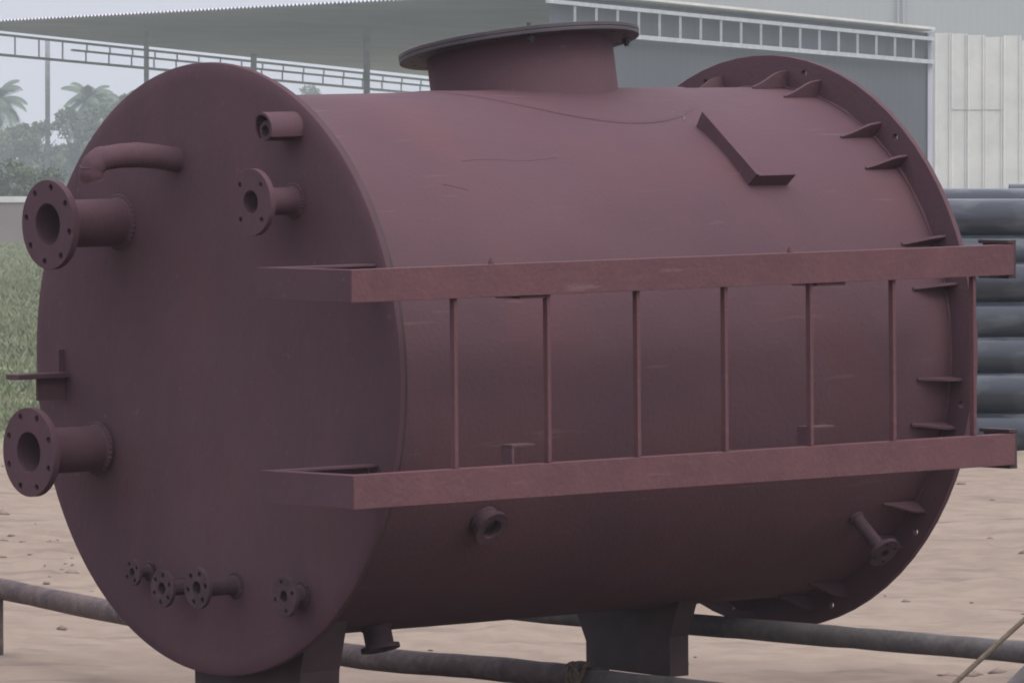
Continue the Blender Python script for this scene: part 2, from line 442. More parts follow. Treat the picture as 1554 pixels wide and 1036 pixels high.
# ------------------------------------------------------------------ open shed with its grey wall
def build_shed():
    A, Lc, Rc, B = Vector((1.56, 260, 8.88)), Vector((-23.47, 300, 8.63)), Vector((16.6, 285, 8.06)), Vector((-2.46, 351.1, 7.16))
    t = thing('open_shed', 'open sided grey shed with lattice girders standing behind the vessel', 'shed', (1.56, 260, 0))
    S = t.location
    up = Vector((0, 0, 1))
    # corrugated roof, sheets running from the left edge to the right
    mb = MB(); nn = 640
    vs, fs = [], []
    for i in range(nn + 1):
        u = i / nn
        w = 0.04 * (1 if (i // 2) % 2 else -1) + 0.07
        p, q = A.lerp(Lc, u), Rc.lerp(B, u)
        vs += [p + up * w, q + up * w, p + up * (w + 0.03), q + up * (w + 0.03)]
    for i in range(nn):
        a, b = 4 * i, 4 * (i + 1)
        fs += [(a, a + 1, b + 1, b), (a + 2, b + 2, b + 3, a + 3), (a, b, b + 2, a + 2), (a + 1, a + 3, b + 3, b + 1)]
    fs += [(0, 2, 3, 1), (4 * nn, 4 * nn + 1, 4 * nn + 3, 4 * nn + 2)]
    mb.add(vs, fs)
    link('roof', mb.mesh('roof', M['roof'], smooth=0, shift=S), t)
    # wall sheeting below the right girder, ribs every half metre
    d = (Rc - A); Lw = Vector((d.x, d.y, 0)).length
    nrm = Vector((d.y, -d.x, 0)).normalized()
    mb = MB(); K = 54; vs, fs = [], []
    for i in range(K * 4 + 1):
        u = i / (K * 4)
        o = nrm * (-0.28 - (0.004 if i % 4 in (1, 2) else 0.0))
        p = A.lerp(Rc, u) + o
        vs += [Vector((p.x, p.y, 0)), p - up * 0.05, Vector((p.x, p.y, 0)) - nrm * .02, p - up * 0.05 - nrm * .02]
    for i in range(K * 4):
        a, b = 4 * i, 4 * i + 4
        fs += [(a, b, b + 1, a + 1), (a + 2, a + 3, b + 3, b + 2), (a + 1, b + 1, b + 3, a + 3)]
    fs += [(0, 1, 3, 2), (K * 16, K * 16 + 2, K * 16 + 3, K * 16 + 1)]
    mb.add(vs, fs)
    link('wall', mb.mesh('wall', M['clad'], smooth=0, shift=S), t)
    # eave flashing and corner trim
    def bar(mb, p, q, hw, hh):
        p, q = Vector(p), Vector(q); dd = (q - p).normalized()
        sx = dd.cross(up); sx = sx.normalized() if sx.length > .1 else Vector((1, 0, 0))
        sy = dd.cross(sx).normalized()
        poly = [p + sx * a * hw + sy * b * hh for a, b in ((-1, -1), (1, -1), (1, 1), (-1, 1))]
        mb.prism(poly, q - p)
    mb = MB(); bar(mb, A + up * .10 + nrm * .1, Rc.lerp(A, .01) + up * .10 + nrm * .1, .1, .05)
    link('eave_flashing', mb.mesh('eave_flashing', M['white_sheet'], smooth=0, shift=S), t)
    mb = MB(); e = Vector((Rc.x, Rc.y, 0)); bar(mb, e - nrm * .2, e - nrm * .2 + up * 8.0, .09, .16)
    link('corner_trim', mb.mesh('corner_trim', M['roof'], smooth=0, shift=S), t)
    # right girder, light steel in front of the wall
    mb = MB()
    top = lambda u: A.lerp(Rc, u) - up * .30
    bot = lambda u: A.lerp(Rc, u) - up * (1.32 - 0.12 * u)
    bar(mb, top(-.02), top(1), .07, .07); bar(mb, bot(-.02), bot(1), .08, .08)
    link('girder_chord', mb.mesh('girder_chord', M['galv'], smooth=0, shift=S), t)
    for k in range(19):
        u = 1 - (k * .0525 + .008)
        mb = MB(); bar(mb, bot(u), top(u), .045, .045)
        link('girder_strut', mb.mesh('girder_strut', M['galv'], smooth=0, shift=S), t)
    # back girder, dark against the sky: three chords and two rows of struts
    P0, P1 = Lc.lerp(B, 0.03), Lc.lerp(B, 0.97)
    c1 = lambda u: P0.lerp(P1, u) - up * (.12 + .05 * u)
    c2 = lambda u: P0.lerp(P1, u) - up * (.47 - .02 * u)
    c3 = lambda u: P0.lerp(P1, u) - up * (.98 - .14 * u)
    mb = MB()
    bar(mb, c1(0), c1(1), .05, .05); bar(mb, c2(.20), c2(1), .045, .045); bar(mb, c3(0), c3(1), .055, .055)
    link('back_girder_chord', mb.mesh('back_girder_chord', M['galv'], smooth=0, shift=S), t)
    for k in range(23):
        u = .006 + k * .0442
        mb = MB(); bar(mb, c3(u), c2(u) if u > .20 else c1(u), .035, .035)
        link('girder_strut', mb.mesh('girder_strut', M['galv'], smooth=0, shift=S), t)
        if u > .20:
            u2 = min(u + .002, .995)
            mb = MB(); bar(mb, c2(u2), c1(u2), .035, .035)
            link('girder_strut', mb.mesh('girder_strut', M['galv'], smooth=0, shift=S), t)
    # steel posts
    for (x, y, zt, w) in ((-19.97, 311.8, 8.30, .10), (-15.25, 302.5, 8.45, .10), (-11.57, 324.8, 7.92, .13), (-5.94, 296.5, 8.42, .13), (-2.6, 349.5, 7.15, .14)):
        mb = MB(); mb.box(x - w, x + w, y - w, y + w, 0, zt)
        link('post', mb.mesh('post', M['galv'], smooth=0, shift=S), t)
build_shed()

# ------------------------------------------------------------------ white sheet fence and pale warehouse behind it
def build_sheet_fence():
    t = thing('sheet_fence', 'white corrugated metal sheet fence beside the grey shed wall', 'fence', (15.82, 272, 0))
    x = 0.02
    k = 0
    rg = random.Random(3)
    while x < 8.0:
        w = rg.choice((0.62, 0.70, 0.66))
        h = 7.70 - 0.055 * x + rg.uniform(-0.10, 0.10)
        split = (1 <= k <= 3)
        parts = [(0, 5.0 + rg.uniform(-.06, .06), 0.0), (5.0 - .15, h, -0.03)] if split else [(0, h, 0.0)]
        for (z0, z1, dy) in parts:
            vs, fs = [], []
            prof = [(0, 0), (.04, -.05), (.10, -.05), (.14, 0), (.5, 0), (.86, 0), (.9, -.05), (.96, -.05), (1.0, 0)]
            for (u, oy) in prof:
                for z in (z0, z1):
                    lean = rg.uniform(-.004, .004)
                    vs += [(x + u * w + lean, oy + dy + (k % 2) * .035, z), (x + u * w + lean, oy + dy + .012 + (k % 2) * .035, z)]
            n = len(prof)
            for i in range(n - 1):
                a, b = 4 * i, 4 * i + 4
                fs += [(a, b, b + 2, a + 2), (a + 1, a + 3, b + 3, b + 1), (a + 2, b + 2, b + 3, a + 3), (a, a + 1, b + 1, b)]
            fs += [(0, 2, 3, 1), (4 * n - 4, 4 * n - 3, 4 * n - 1, 4 * n - 2)]
            mb = MB(); mb.add(vs, fs)
            link('sheet', mb.mesh('sheet', M['white_sheet'], smooth=0), t)
        x += w * .985
        k += 1
    for z in (2.0, 6.2):
        mb = MB(); mb.box(0, 8, .06, .14, z, z + .1)
        link('rail', mb.mesh('rail', M['galv'], smooth=0), t)
build_sheet_fence()

def build_warehouse():
    t = thing('warehouse', 'tall pale grey warehouse rising behind the shed and the white fence', 'warehouse', (16, 360, 0))
    mb = MB(); K = 90; x0, x1 = -12.0, 20.0
    vs, fs = [], []
    for i in range(K * 2 + 1):
        x = x0 + (x1 - x0) * i / (2 * K)
        y = 0.004 if i % 2 else 0.0
        vs += [(x, y, 0), (x, y, 15.5)]
    for i in range(K * 2):
        fs.append((2 * i, 2 * i + 2, 2 * i + 3, 2 * i + 1))
    mb.add(vs, fs)
    mb.box(x0, x1, .06, 30, 0, 15.5)
    link('wall', mb.mesh('wall', M['pale_sheet'], smooth=0), t)
    mb = MB(); mb.box(x0 - .3, x1 + .3, -.3, 30.3, 15.52, 15.9)
    link('roof', mb.mesh('roof', M['roof'], smooth=0), t)
    for x in (3.15, 3.42):
        mb = MB(); mb.tube([(x, -.14, 0), (x, -.14, 15.4)], .055, 8)
        link('downpipe', mb.mesh('downpipe', M['pale_sheet']), t)
build_warehouse()

# ------------------------------------------------------------------ low wall, palms, trees and shrubs at the left
def build_bank_wall():
    t = thing('boundary_wall', 'low boundary wall with a pale coping beyond the grass', 'wall', (-15, 240, 0))
    mb = MB(); mb.box(-25, 22, 0, .35, 0, 1.42)
    link('wall_body', mb.mesh('wall_body', M['wall'], smooth=0), t)
    mb = MB(); mb.box(-25, 22, -.06, .41, 1.422, 1.62)
    link('coping', mb.mesh('coping', M['coping'], smooth=0, bevel=.01), t)
build_bank_wall()

def leaf_cloud(name, centres, n, size, mat, parent, rg, squash=.8):
    """many small leaf faces spread through several clumps"""
    c = np.array([q[:3] for q in centres]); r = np.array([q[3] for q in centres])
    pick = rg.integers(0, len(c), n)
    d = rg.normal(size=(n, 3)); d /= np.linalg.norm(d, axis=1)[:, None]
    rad = rg.random(n) ** 0.45
    P = c[pick] + d * (rad * r[pick])[:, None] * np.array([1, 1, squash])
    s = size * (.6 + .8 * rg.random(n))
    a = rg.normal(size=(n, 3)); a /= np.linalg.norm(a, axis=1)[:, None]
    b = np.cross(a, rg.normal(size=(n, 3))); b /= np.linalg.norm(b, axis=1)[:, None]
    V = np.stack([P - a * s[:, None], P + b * s[:, None] * .5, P + a * s[:, None], P - b * s[:, None] * .5], 1).reshape(-1, 3)
    F = np.arange(4 * n).reshape(n, 4)
    o = scatter(name, V, F, mat); o.parent = parent
    return o

def broad_tree(x, y, h, w, label, seed, group='hazy trees beyond the yard'):
    rg = np.random.default_rng(seed)
    t = thing('broadleaf_tree', label, 'tree', (x, y, 0), group)
    mb = MB(); mb.tube([(0, 0, 0), (.1, 0, h * .3), (-.05, .1, h * .6)], [h * .03, h * .024, h * .012], 8)
    for k in range(5):
        a = k * 1.26 + rg.random(); e = h * (.62 + .25 * rg.random())
        mb.tube([(0, 0, h * (.28 + .05 * k)), (math.cos(a) * w * .22, math.sin(a) * w * .22, e * .85), (math.cos(a) * w * .34, math.sin(a) * w * .34, e)], [h * .014, h * .009, h * .004], 6)
    link('trunk', mb.mesh('trunk', M['bark']), t)
    cs = []
    for k in range(20):
        a = rg.random() * 6.28; rr = w * .42 * rg.random() ** .5; z = h * (.25 + .65 * rg.random())
        cs.append((math.cos(a) * rr, math.sin(a) * rr, z, w * (.13 + .12 * rg.random())))
    leaf_cloud('crown', cs, 6000, .20, M['leaf'], t, rg)

def shrub(x, y, h, w, label, seed):
    rg = np.random.default_rng(seed)
    t = thing('shrub', label, 'shrub', (x, y, 0), 'shrubs behind the boundary wall')
    mb = MB()
    for k in range(5):
        a = k * 1.26
        mb.tube([(0, 0, 0), (math.cos(a) * w * .2, math.sin(a) * w * .2, h * .5), (math.cos(a) * w * .3, math.sin(a) * w * .3, h * .8)], [.05, .035, .015], 6)
    link('stem', mb.mesh('stem', M['bark']), t)
    cs = [(rg.normal() * w * .25, rg.normal() * w * .25, h * (.2 + .6 * rg.random()), w * .26) for k in range(14)]
    leaf_cloud('foliage', cs, 3200, .09, M['leaf'], t, rg)

def palm(x, y, h, crown, label, seed):
    rg = random.Random(seed)
    t = thing('palm_tree', label, 'palm tree', (x, y, 0), 'hazy palms beyond the yard')
    lean = rg.uniform(-.5, .5)
    mb = MB(); mb.tube([(0, 0, 0), (lean * .3, 0, h * .35), (lean * .7, 0, h * .7), (lean, 0, h)], [.20, .15, .13, .12], 10)
    link('trunk', mb.mesh('trunk', M['bark']), t)
    nf = 24
    for k in range(nf):
        az = k * 2.399 + rg.uniform(-.2, .2)
        el = 1.45 - 1.95 * (k / nf) + rg.uniform(-.1, .1)
        Ls = crown * rg.uniform(.9, 1.1)
        mb = MB()
        pts = []; p = Vector((lean, 0, h)); ang = el
        seg = 9
        for j in range(seg + 1):
            pts.append(p.copy())
            ang -= .10 + .16 * (j / seg)
            p = p + Vector((math.cos(az) * math.cos(ang), math.sin(az) * math.cos(ang), math.sin(ang))) * (Ls / seg)
        mb.tube(pts, [.04 - .003 * j for j in range(seg + 1)], 5)
        side = Vector((-math.sin(az), math.cos(az), 0))
        for j in range(seg):
            for sub in (0.0, .33, .66):
                p = pts[j].lerp(pts[j + 1], sub); dr = (pts[j + 1] - pts[j]).normalized()
                ll = Ls * .36 * math.sin(math.pi * (.12 + .82 * (j + sub) / seg))
                for s in (-1, 1):
                    tip = p + side * s * ll * .72 + dr * ll * .45 - Vector((0, 0, ll * .48))
                    wv = dr * .065
                    mb.add([p - wv, p + wv, tip + wv * .2, tip - wv * .2], [(0, 1, 2, 3)])
        link('frond', mb.mesh('frond', M['palm_leaf'], smooth=0), t)

palm(-41.6, 590, 9.0, 3.1, 'palm at the left edge of the yard, its crown partly cut by the picture', 1)
palm(-34.3, 580, 9.0, 2.5, 'palm with a star shaped crown between the thin post and the vessel', 2)
palm(-32.0, 600, 8.9, 2.2, 'palm half hidden behind the round end plate of the vessel', 3)
palm(-37.6, 640, 6.6, 2.2, 'low palm just to the right of the thin shed post', 5)
for i, (x, y, h, w, lab) in enumerate([
        (-39.9, 560, 8.2, 6.2, 'hazy round tree under the palm at the left edge'),
        (-36.4, 548, 7.2, 6.0, 'hazy round tree crossed by the thin shed post'),
        (-33.4, 560, 8.6, 5.6, 'hazy round tree below the star shaped palm'),
        (-30.2, 556, 8.8, 5.4, 'hazy tree touching the rim of the end plate'),
        (-18.4, 690, 12.4, 5.0, 'faint tall tree seen under the girder above the end plate'),
        (-12.4, 705, 11.9, 5.6, 'faint tall tree seen under the girder beside the manway')]):
    broad_tree(x, y, h, w, lab, 20 + i)
for i, (x, y, h, w, lab) in enumerate([
        (-19.9, 284, 3.5, 2.3, 'green shrub at the left edge above the pale coping'),
        (-18.1, 281, 3.3, 2.2, 'green shrub around the foot of the thin shed post'),
        (-16.4, 286, 3.0, 2.0, 'green shrub just above the upper left flange')]):
    shrub(x, y, h, w, lab, 40 + i)

# rough grass between the sand and the boundary wall
def build_grass():
    N = 330000
    u = RNG.random(N)
    y = 51 + 185 * u ** 1.6
    side = RNG.random(N) < .72
    x = np.where(side, -(.045 + .055 * RNG.random(N)) * y - RNG.random(N) * .5, (.045 + .06 * RNG.random(N)) * y)
    keep = side | (y < 80)
    # patchy
    pn = value_noise(x * .35 + 50, y * .18, 9)
    keep &= pn > 0.18
    x, y, pn = x[keep], y[keep], pn[keep]; n = len(x)
    h = (0.03 + .10 * RNG.random(n) ** 3) * (0.4 + 1.2 * pn) * np.clip((y - 49) / 12, .3, 1.25)
    w = .006 + .011 * RNG.random(n) + y * .00008
    a = RNG.random(n) * 6.28
    lean = (RNG.random((n, 2)) - .5) * 1.1 * h[:, None]
    P = np.stack([x, y, np.zeros(n)], 1)
    S = np.stack([np.cos(a) * w, np.sin(a) * w, np.zeros(n)], 1)
    top = P + np.stack([lean[:, 0], lean[:, 1], h], 1)
    mid = P + np.stack([lean[:, 0] * .3, lean[:, 1] * .3, h * .6], 1)
    V = np.stack([P - S, P + S, mid + S * .8, top, mid - S * .8], 1).reshape(-1, 3)
    F = np.arange(5 * n).reshape(n, 5)
    o = scatter('grass', V, F, M['blade']); o['kind'] = 'stuff'
build_grass()

# ------------------------------------------------------------------ pile of grey pipes
def build_pipes():
    r, Ln = .1425, 6.0
    mb = MB()
    mb.lathe((0, 0, 0), (1, 0, 0), [(0, r - .012), (0, r), (Ln - .3, r), (Ln - .28, r + .008), (Ln, r + .008), (Ln, r - .012), (0, r - .012)], 40)
    me = mb.mesh('plastic_pipe', M['pvc'], smooth=40)
    names = ['lowest', 'second from the ground', 'third from the ground', 'fourth from the ground', 'fifth from the ground', 'sixth from the ground', 'seventh from the ground']
    first = None
    tops = [.285, .557, .800, 1.039, 1.309, 1.494, 1.746]
    y = 49.5
    for k in range(7):
        if first is None:
            o = first = link('plastic_pipe', me)
        else:
            o = first.copy(); COL.objects.link(o)
            y += math.sqrt(max(.02 ** 2, (2 * r) ** 2 - (tops[k] - tops[k - 1]) ** 2))
        o.location = (2.28 + random.uniform(-.05, .05), y, tops[k] - r)
        o.rotation_euler = (random.uniform(0, 6), 0, random.uniform(-.004, .004))
        tag(o, 'long grey plastic pipe in the stack behind the vessel, ' + names[k], 'pipe', 'grey pipes stacked beside the fence')
    for (y, z, x, lab) in ((51.6, 1.6765, 2.4, 'grey plastic pipe just showing over the top of the front stack'),
                           (50.95, 1.402, 2.35, 'grey plastic pipe showing as a sliver between the sixth and seventh pipes of the stack'),
                           (52.2, 1.71, 3.58, 'grey plastic pipe whose end just shows at the top right of the stack')):
        o = first.copy(); COL.objects.link(o)
        o.location = (x, y, z); tag(o, lab, 'pipe', 'grey pipes stacked beside the fence')
build_pipes()

# ------------------------------------------------------------------ the steel vessel
T = Matrix(((0.7407203689589004, -0.6717540784232962, -0.008932700098998572),
            (0.6714622535279203, 0.7406975718370218, -0.022484420427194975),
            (0.021720430396228858, 0.010656697256096232, 0.9997072860127582)))
ORG = Vector((-0.935599368754249, 22.4301233056848, 1.2479497323143742))
OFF = Vector((1.2, 0, -1.0))           # the empty sits under the belly, at support level
vessel = thing('steel_vessel', 'large maroon primed steel vessel lying on supports, flanged end plate towards the viewer', 'vessel', ORG + T @ OFF)
vessel.rotation_euler = T.to_euler()
L, RP, RS = 2.43, 0.95, 0.846
NF = Vector((0.9982, -0.06, 0.0062)).normalized()
def vp(name, mb, mat, parent=None, label=None, smooth=35, bevel=0.0):
    return link(name, mb.mesh(name, mat, smooth=smooth, shift=OFF, bevel=bevel), parent or vessel, label=label)
def ang(fi, r, x=0.0):                 # fi measured up from the near side
    return Vector((x, -r * math.cos(R(fi)), r * math.sin(R(fi))))

def build_vessel():
    # shell, cut to the slightly skewed front plate
    n = 160; vs, fs = [], []
    xs = [None, .15, .4, .8, 1.2, 1.6, 2.0, L - .021]
    rg = random.Random(4)
    for xx in xs:
        for i in range(n):
            fi = 360 * i / n
            p = ang(fi, RS + (0 if xx is None else .0012 * math.sin(fi * .11 + xx * 3)))
            p.x = (.06 * p.y - .006 * p.z + .036) if xx is None else xx
            vs.append(p)
    for k in range(len(xs) - 1):
        for i in range(n):
            j = (i + 1) % n
            fs.append((k * n + i, k * n + j, (k + 1) * n + j, (k + 1) * n + i))
    mb = MB(); mb.add(vs, fs)
    vp('shell', mb, M['primer'])
    # weld seams on the shell
    mb = MB(); mb.tube([ang(49.0 + .4 * math.sin(k * .9), RS - .0012, .56 + k * .05) for k in range(9)], .0035, 6)
    vp('weld_seam', mb, M['primer'])
    mb = MB(); mb.tube([ang(42.5 - k * .6, RS - .0018, .42 + k * .03) for k in range(4)], .003, 6)
    vp('weld_seam', mb, M['primer'])
    # front end plate
    mb = MB()
    mb.lathe((0, 0, 0), NF, [(0, 0), (0, .5), (0, .90), (.002, .915), (.006, .938), (.011, .948), (.018, RP), (.026, RP), (.0275, RP - .002), (.0275, .5), (.0275, 0)], 160)
    ep = vp('end_plate', mb, M['primer_front'], label='round front end plate carrying the pipe nozzles')
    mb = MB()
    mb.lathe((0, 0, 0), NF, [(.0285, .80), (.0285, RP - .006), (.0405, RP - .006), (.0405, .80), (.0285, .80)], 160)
    vp('rim_shadow_ring', mb, M['shade_steel'], ep)  # added dark ring standing in for the shadow line behind the plate rim
    # far flange plate with its bolt holes
    me = flange_mesh('far_flange', M['primer'], RP, 0, .02, .907, 12, .0115, start=0)
    me.transform(Matrix.Translation(-OFF) @ frame_to((1, 0, 0), (L - .02, 0, 0)) @ Matrix.Rotation(R(11.4), 4, 'Z'))
    link('far_flange', me, vessel)
    def bead(P, d, rad, r, seed, mat, parent):
        rg = random.Random(seed); a = Vector(d).orthogonal().normalized(); b = Vector(d).normalized().cross(a); n = 96
        pts = []; rr = []
        for k in range(n + 1):
            an = 2 * math.pi * (k % n) / n
            pts.append(Vector(P) + (a * math.cos(an) + b * math.sin(an)) * (rad + (rg.uniform(-.001, .001) if 0 < k < n else 0)))
            rr.append(r * (1 + .35 * math.sin(k * 2.1)) if 0 < k < n else r)
        mb = MB(); mb.tube(pts, rr, 8, cap=False)
        vp('weld_bead', mb, mat, parent)
    bead((L - .0225, 0, 0), (1, 0, 0), RS + .002, .006, 1, M['primer'], vessel)
    # gussets in pairs either side of each far bolt hole
    prof = [(2.258, .8465), (2.258, .853), (2.285, .862), (2.315, .875), (2.345, .891), (2.37, .900), (2.405, .905), (L - .0215, .906), (L - .0215, .8465)]
    base = None
    for k in range(12):
        for s in (-1, 1):
            fi = -11.4 + 30 * k + s * 5.1
            if base is None:
                mb = MB(); mb.prism([(x, -.0045, r) for x, r in prof], (0, .009, 0))
                base = mb.mesh('gusset', M['primer'], smooth=0, bevel=.0015)
            o = link('gusset', base, vessel, loc=-OFF)
            # local z (radial) turned to the angle fi
            o.rotation_euler = (R(90 - fi), 0, 0)
            o.location = Vector((0, 0, 0)) - OFF
    # manway
    th = R(9.8); u = Vector((0, math.sin(th), math.cos(th)))
    PX, H = Vector((1.46, 0, 0)), 1.010
    man = vp('manway', (lambda m: (m.lathe(PX, u, [(.70, .303), (.992, .303), (.992, .286), (.70, .286), (.70, .303)], 72), m)[1])(MB()), M['primer'])
    me = flange_mesh('manway_flange', M['grey_flange'], .392, .284, .012, .35, 20, .008)
    me.transform(Matrix.Translation(-OFF) @ frame_to(u, PX + u * .990, up=(1, 0, 0)))
    link('manway_flange', me, man)
    mb = MB(); mb.lathe(PX, u, [(1.0025, 0), (1.0025, .391), (1.004, .393), (1.014, .393), (1.016, .391), (1.016, .2), (1.016, 0)], 72)
    vp('manway_cover', mb, M['grey_flange'], man)
    a_, b_ = Vector((1, 0, 0)), u.cross(Vector((1, 0, 0)))
    for k in (13, 18):
        q = PX + (a_ * math.cos(k * math.pi / 10) + b_ * math.sin(k * math.pi / 10)) * .35
        mb = MB(); mb.lathe(q, u, [(.965, 0), (.965, .008), (.973, .008), (.973, .014), (.987, .014), (.987, .007), (1.030, .007), (1.030, 0)], 8)
        vp('bolt', mb, M['grey_flange'], man)
    # saddle shaped reinforcing pad round the manway neck
    vs, fs = [], []; n = 96
    for rr, h in ((.29, .0045), (.556, .0045), (.566, .0025), (.572, .0002)):
        for i in range(n):
            a = 2 * math.pi * i / n
            vs.append(ang(99.8 + math.degrees(rr * math.sin(a) / RS), RS + h, 1.46 + rr * math.cos(a)))
    for k in range(3):
        for i in range(n):
            j = (i + 1) % n
            fs.append((k * n + i, k * n + j, (k + 1) * n + j, (k + 1) * n + i))
    mb = MB(); mb.add(vs, fs)
    vp('reinforcing_pad', mb, M['primer'], man)

    # nozzles on the front plate
    def nozzle(face, off, r_pipe, r_fl, bore, thick, nb, bolt_r, hole_r, start, mat=M['primer_front']):
        face = Vector(face); d = -NF; base = face - d * off
        mb = MB()
        mb.lathe(base, d, [(-.01, r_pipe + .008), (.004, r_pipe + .008), (.011, r_pipe), (off - thick, r_pipe), (off - thick, bore), (off * .3, bore), (off * .3, 0)], 40)
        nz = vp('nozzle', mb, mat)
        bead(base + d * .002, d, r_pipe + .008, .0055, int(r_fl * 1e4), mat, nz)
        me = flange_mesh('nozzle_flange', mat, r_fl, bore, thick, bolt_r, nb, hole_r, start=start)
        me.transform(Matrix.Translation(-OFF) @ frame_to(d, face - d * thick))
        link('nozzle_flange', me, nz)
        return nz
    nozzle((-.2492, .4834, .4476), .275, .075, .140, .066, .024, 8, .117, .0105, R(80))
    nozzle((-.2373, .6079, -.2678), .262, .072, .140, .064, .024, 8, .117, .0105, R(66))
    nozzle((-.1947, -.4346, .5271), .165, .042, .102, .036, .020, 4, .075, .0085, R(46))
    nozzle((-0.0983, 0.1274, -0.6802), .11, .024, .058, .019, .014, 6, .042, .0075, R(20), M['dark_primer'])
    nozzle((-0.1526, -0.1078, -0.6629), .15, .028, .064, .021, .014, 6, .046, .0085, R(10), M['dark_primer'])
    nozzle((-0.0459, 0.3363, -0.6423), .07, .018, .042, .013, .012, 4, .029, .006, R(30), M['dark_primer'])
    nozzle((-0.0930, -0.4499, -0.6750), .07, .030, .062, .018, .016, 4, .045, .007, R(15), M['dark_primer'])
    # hooked lug: a bent strip arched over a short stub
    f = Vector((-.161, -.4353, .7422)); d = -NF; root = f - d * .13
    yv = Vector((.06, .998, 0)).normalized(); zv = yv.cross(-NF).normalized(); zv = zv if zv.z > 0 else -zv
    n = 22; vs, fs = [], []
    for k in range(n + 1):
        a = R(-18 + 222 * k / n); drop = .12 if k <= n * .55 else .12 - .03 * (k / n - .55) / .45
        for rr in (.057, .049):
            q = root + (yv * -math.cos(a) + zv * math.sin(a)) * rr
            vs += [q - d * .004, q + d * drop]
    for k in range(n):
        a, b = 4 * k, 4 * k + 4
        fs += [(a, b, b + 1, a + 1), (a + 2, a + 3, b + 3, b + 2), (a + 1, b + 1, b + 3, a + 3), (a, a + 2, b + 2, b)]
    fs += [(0, 1, 3, 2), (4 * n, 4 * n + 2, 4 * n + 3, 4 * n + 1)]
    mb = MB(); mb.add(vs, fs)
    lg = vp('hooked_lug', mb, M['primer_front'])
    mb = MB(); mb.lathe(root, d, [(-.006, .034), (.0, .031), (.10, .031), (.104, .028), (.104, .018), (.07, .017), (.07, 0)], 32)
    vp('stub', mb, M['dark_primer'], lg)
    # bent vent pipe: out of the plate, then hooked over and down
    pu = Vector((.0054, .1564, .6467)); dn = (Vector((0, .18, -.98))); dn = (dn - d * dn.dot(d)).normalized()
    pts = [pu - d * .01] + [pu + d * q + Vector((0, 0, .02)) * math.sin(q * 9) for q in (.02, .08, .15, .22, .275)]
    ctr = pts[-1] + dn * .046
    for k in range(1, 12):
        a = R(112) * k / 11
        pts.append(ctr - dn * .046 * math.cos(a) + d * .046 * math.sin(a))
    tdr = (pts[-1] - pts[-2]).normalized()
    pts += [pts[-1] + tdr * .004]
    rad = [.041, .038] + [.038 + .0012 * math.sin(k * 1.7) for k in range(len(pts) - 2)]
    mb = MB(); mb.tube(pts, rad, 24, cap=False)
    e = pts[-1]
    mb.lathe(e, tdr, [(-.003, .036), (0, .036), (0, .030), (-.05, .030), (-.05, 0)], 24)
    vp('vent_pipe', mb, M['primer_front'])
    # small cleat on the left of the plate
    bx = Vector((.047, .781, -.04)); yv = Vector((.06, .998, 0)); zv = Vector((0, 0, 1))
    def slab(c, a, b, cc, ha, hb, hc):
        m = MB(); m.prism([c + a * (sa * ha) + b * (sb * hb) for sa, sb in ((-1, -1), (1, -1), (1, 1), (-1, 1))], cc * (2 * hc)); return m
    cl = vp('cleat', slab(bx + d * .10 - zv * .008, d, yv, zv, .10, .035, .008), M['primer_front'], smooth=0, bevel=.002)
    vp('cleat_web', slab(bx + d * .05 - zv * .079, d, yv, zv, .055, .005, .035), M['primer_front'], cl, smooth=0)
    vp('cleat_web', slab(bx + d * .008 + zv * .010, d, yv, zv, .014, .005, .035), M['primer_front'], cl, smooth=0)

    # guard frames along the near side: channel rails with a return round the front
    def rail(z0, z1):
        xa, xb, yo, yi, tw = -.4746, 2.3165, -1.2221, -.795, .007
        lip = .052
        mb = MB()
        mb.box(xa, xb, yo, yo + tw, z0, z1)
        mb.box(xa + tw, xb, yo + tw, yo + lip, z1 - .008, z1 - .0004)
        mb.box(xa + tw, xb, yo + tw, yo + lip, z0 + .0004, z0 + .008)
        rl = vp('side_rail', mb, M['primer_rail'], smooth=0, bevel=.0018)
        mb = MB()
        mb.box(xa, xa + tw, yo + tw, yi, z0 + .0006, z1 - .0006)
        mb.box(xa + tw, xa + lip, yo + lip, yi, z1 - .0085, z1 - .001)
        mb.box(xa + tw, xa + lip, yo + lip, yi, z0 + .001, z0 + .0085)
        vp('rail_return', mb, M['primer_front'], rl, smooth=0, bevel=.0015)
        mb = MB()
        mb.box(xa + tw, -.052, yi - tw, yi - .0005, z0 + .0012, z1 - .0012)
        mb.box(xa + lip, -.052, yi - lip, yi - tw, z1 - .009, z1 - .0015)
        vp('rail_return', mb, M['primer_front'], rl, smooth=0, bevel=.0015)
        mb = MB()                       # channel stub closing the far end, its shade put into a darker steel
        e0, e1 = z0 - .012, z1 + .014
        mb.box(xb - .02, xb + .016, yo + .006, yo + .14, e1 - .012, e1)
        mb.box(xb - .02, xb + .016, yo + .006, yo + .14, e0, e0 + .012)
        mb.box(xb + .0005, xb + .0155, yo + .0065, yo + .1395, e0 + .0005, e1 - .0005)
        vp('rail_end_stub', mb, M['shade_steel'], rl, smooth=0, bevel=.002)
    rail(.2484, .3453)
    rail(-.3567, -.2571)
    mb = MB(); mb.box(-.0068, .0068, -1.210, -1.190, -.2565, .2478)
    rib = mb.mesh('guard_bar', M['primer_rail'], smooth=0, bevel=.0015)
    for x in (-.0575, .3176, .6866, 1.0556, 1.4229, 1.7868, 2.148):
        link('guard_bar', rib, vessel, loc=Vector((x, 0, 0)) - OFF)
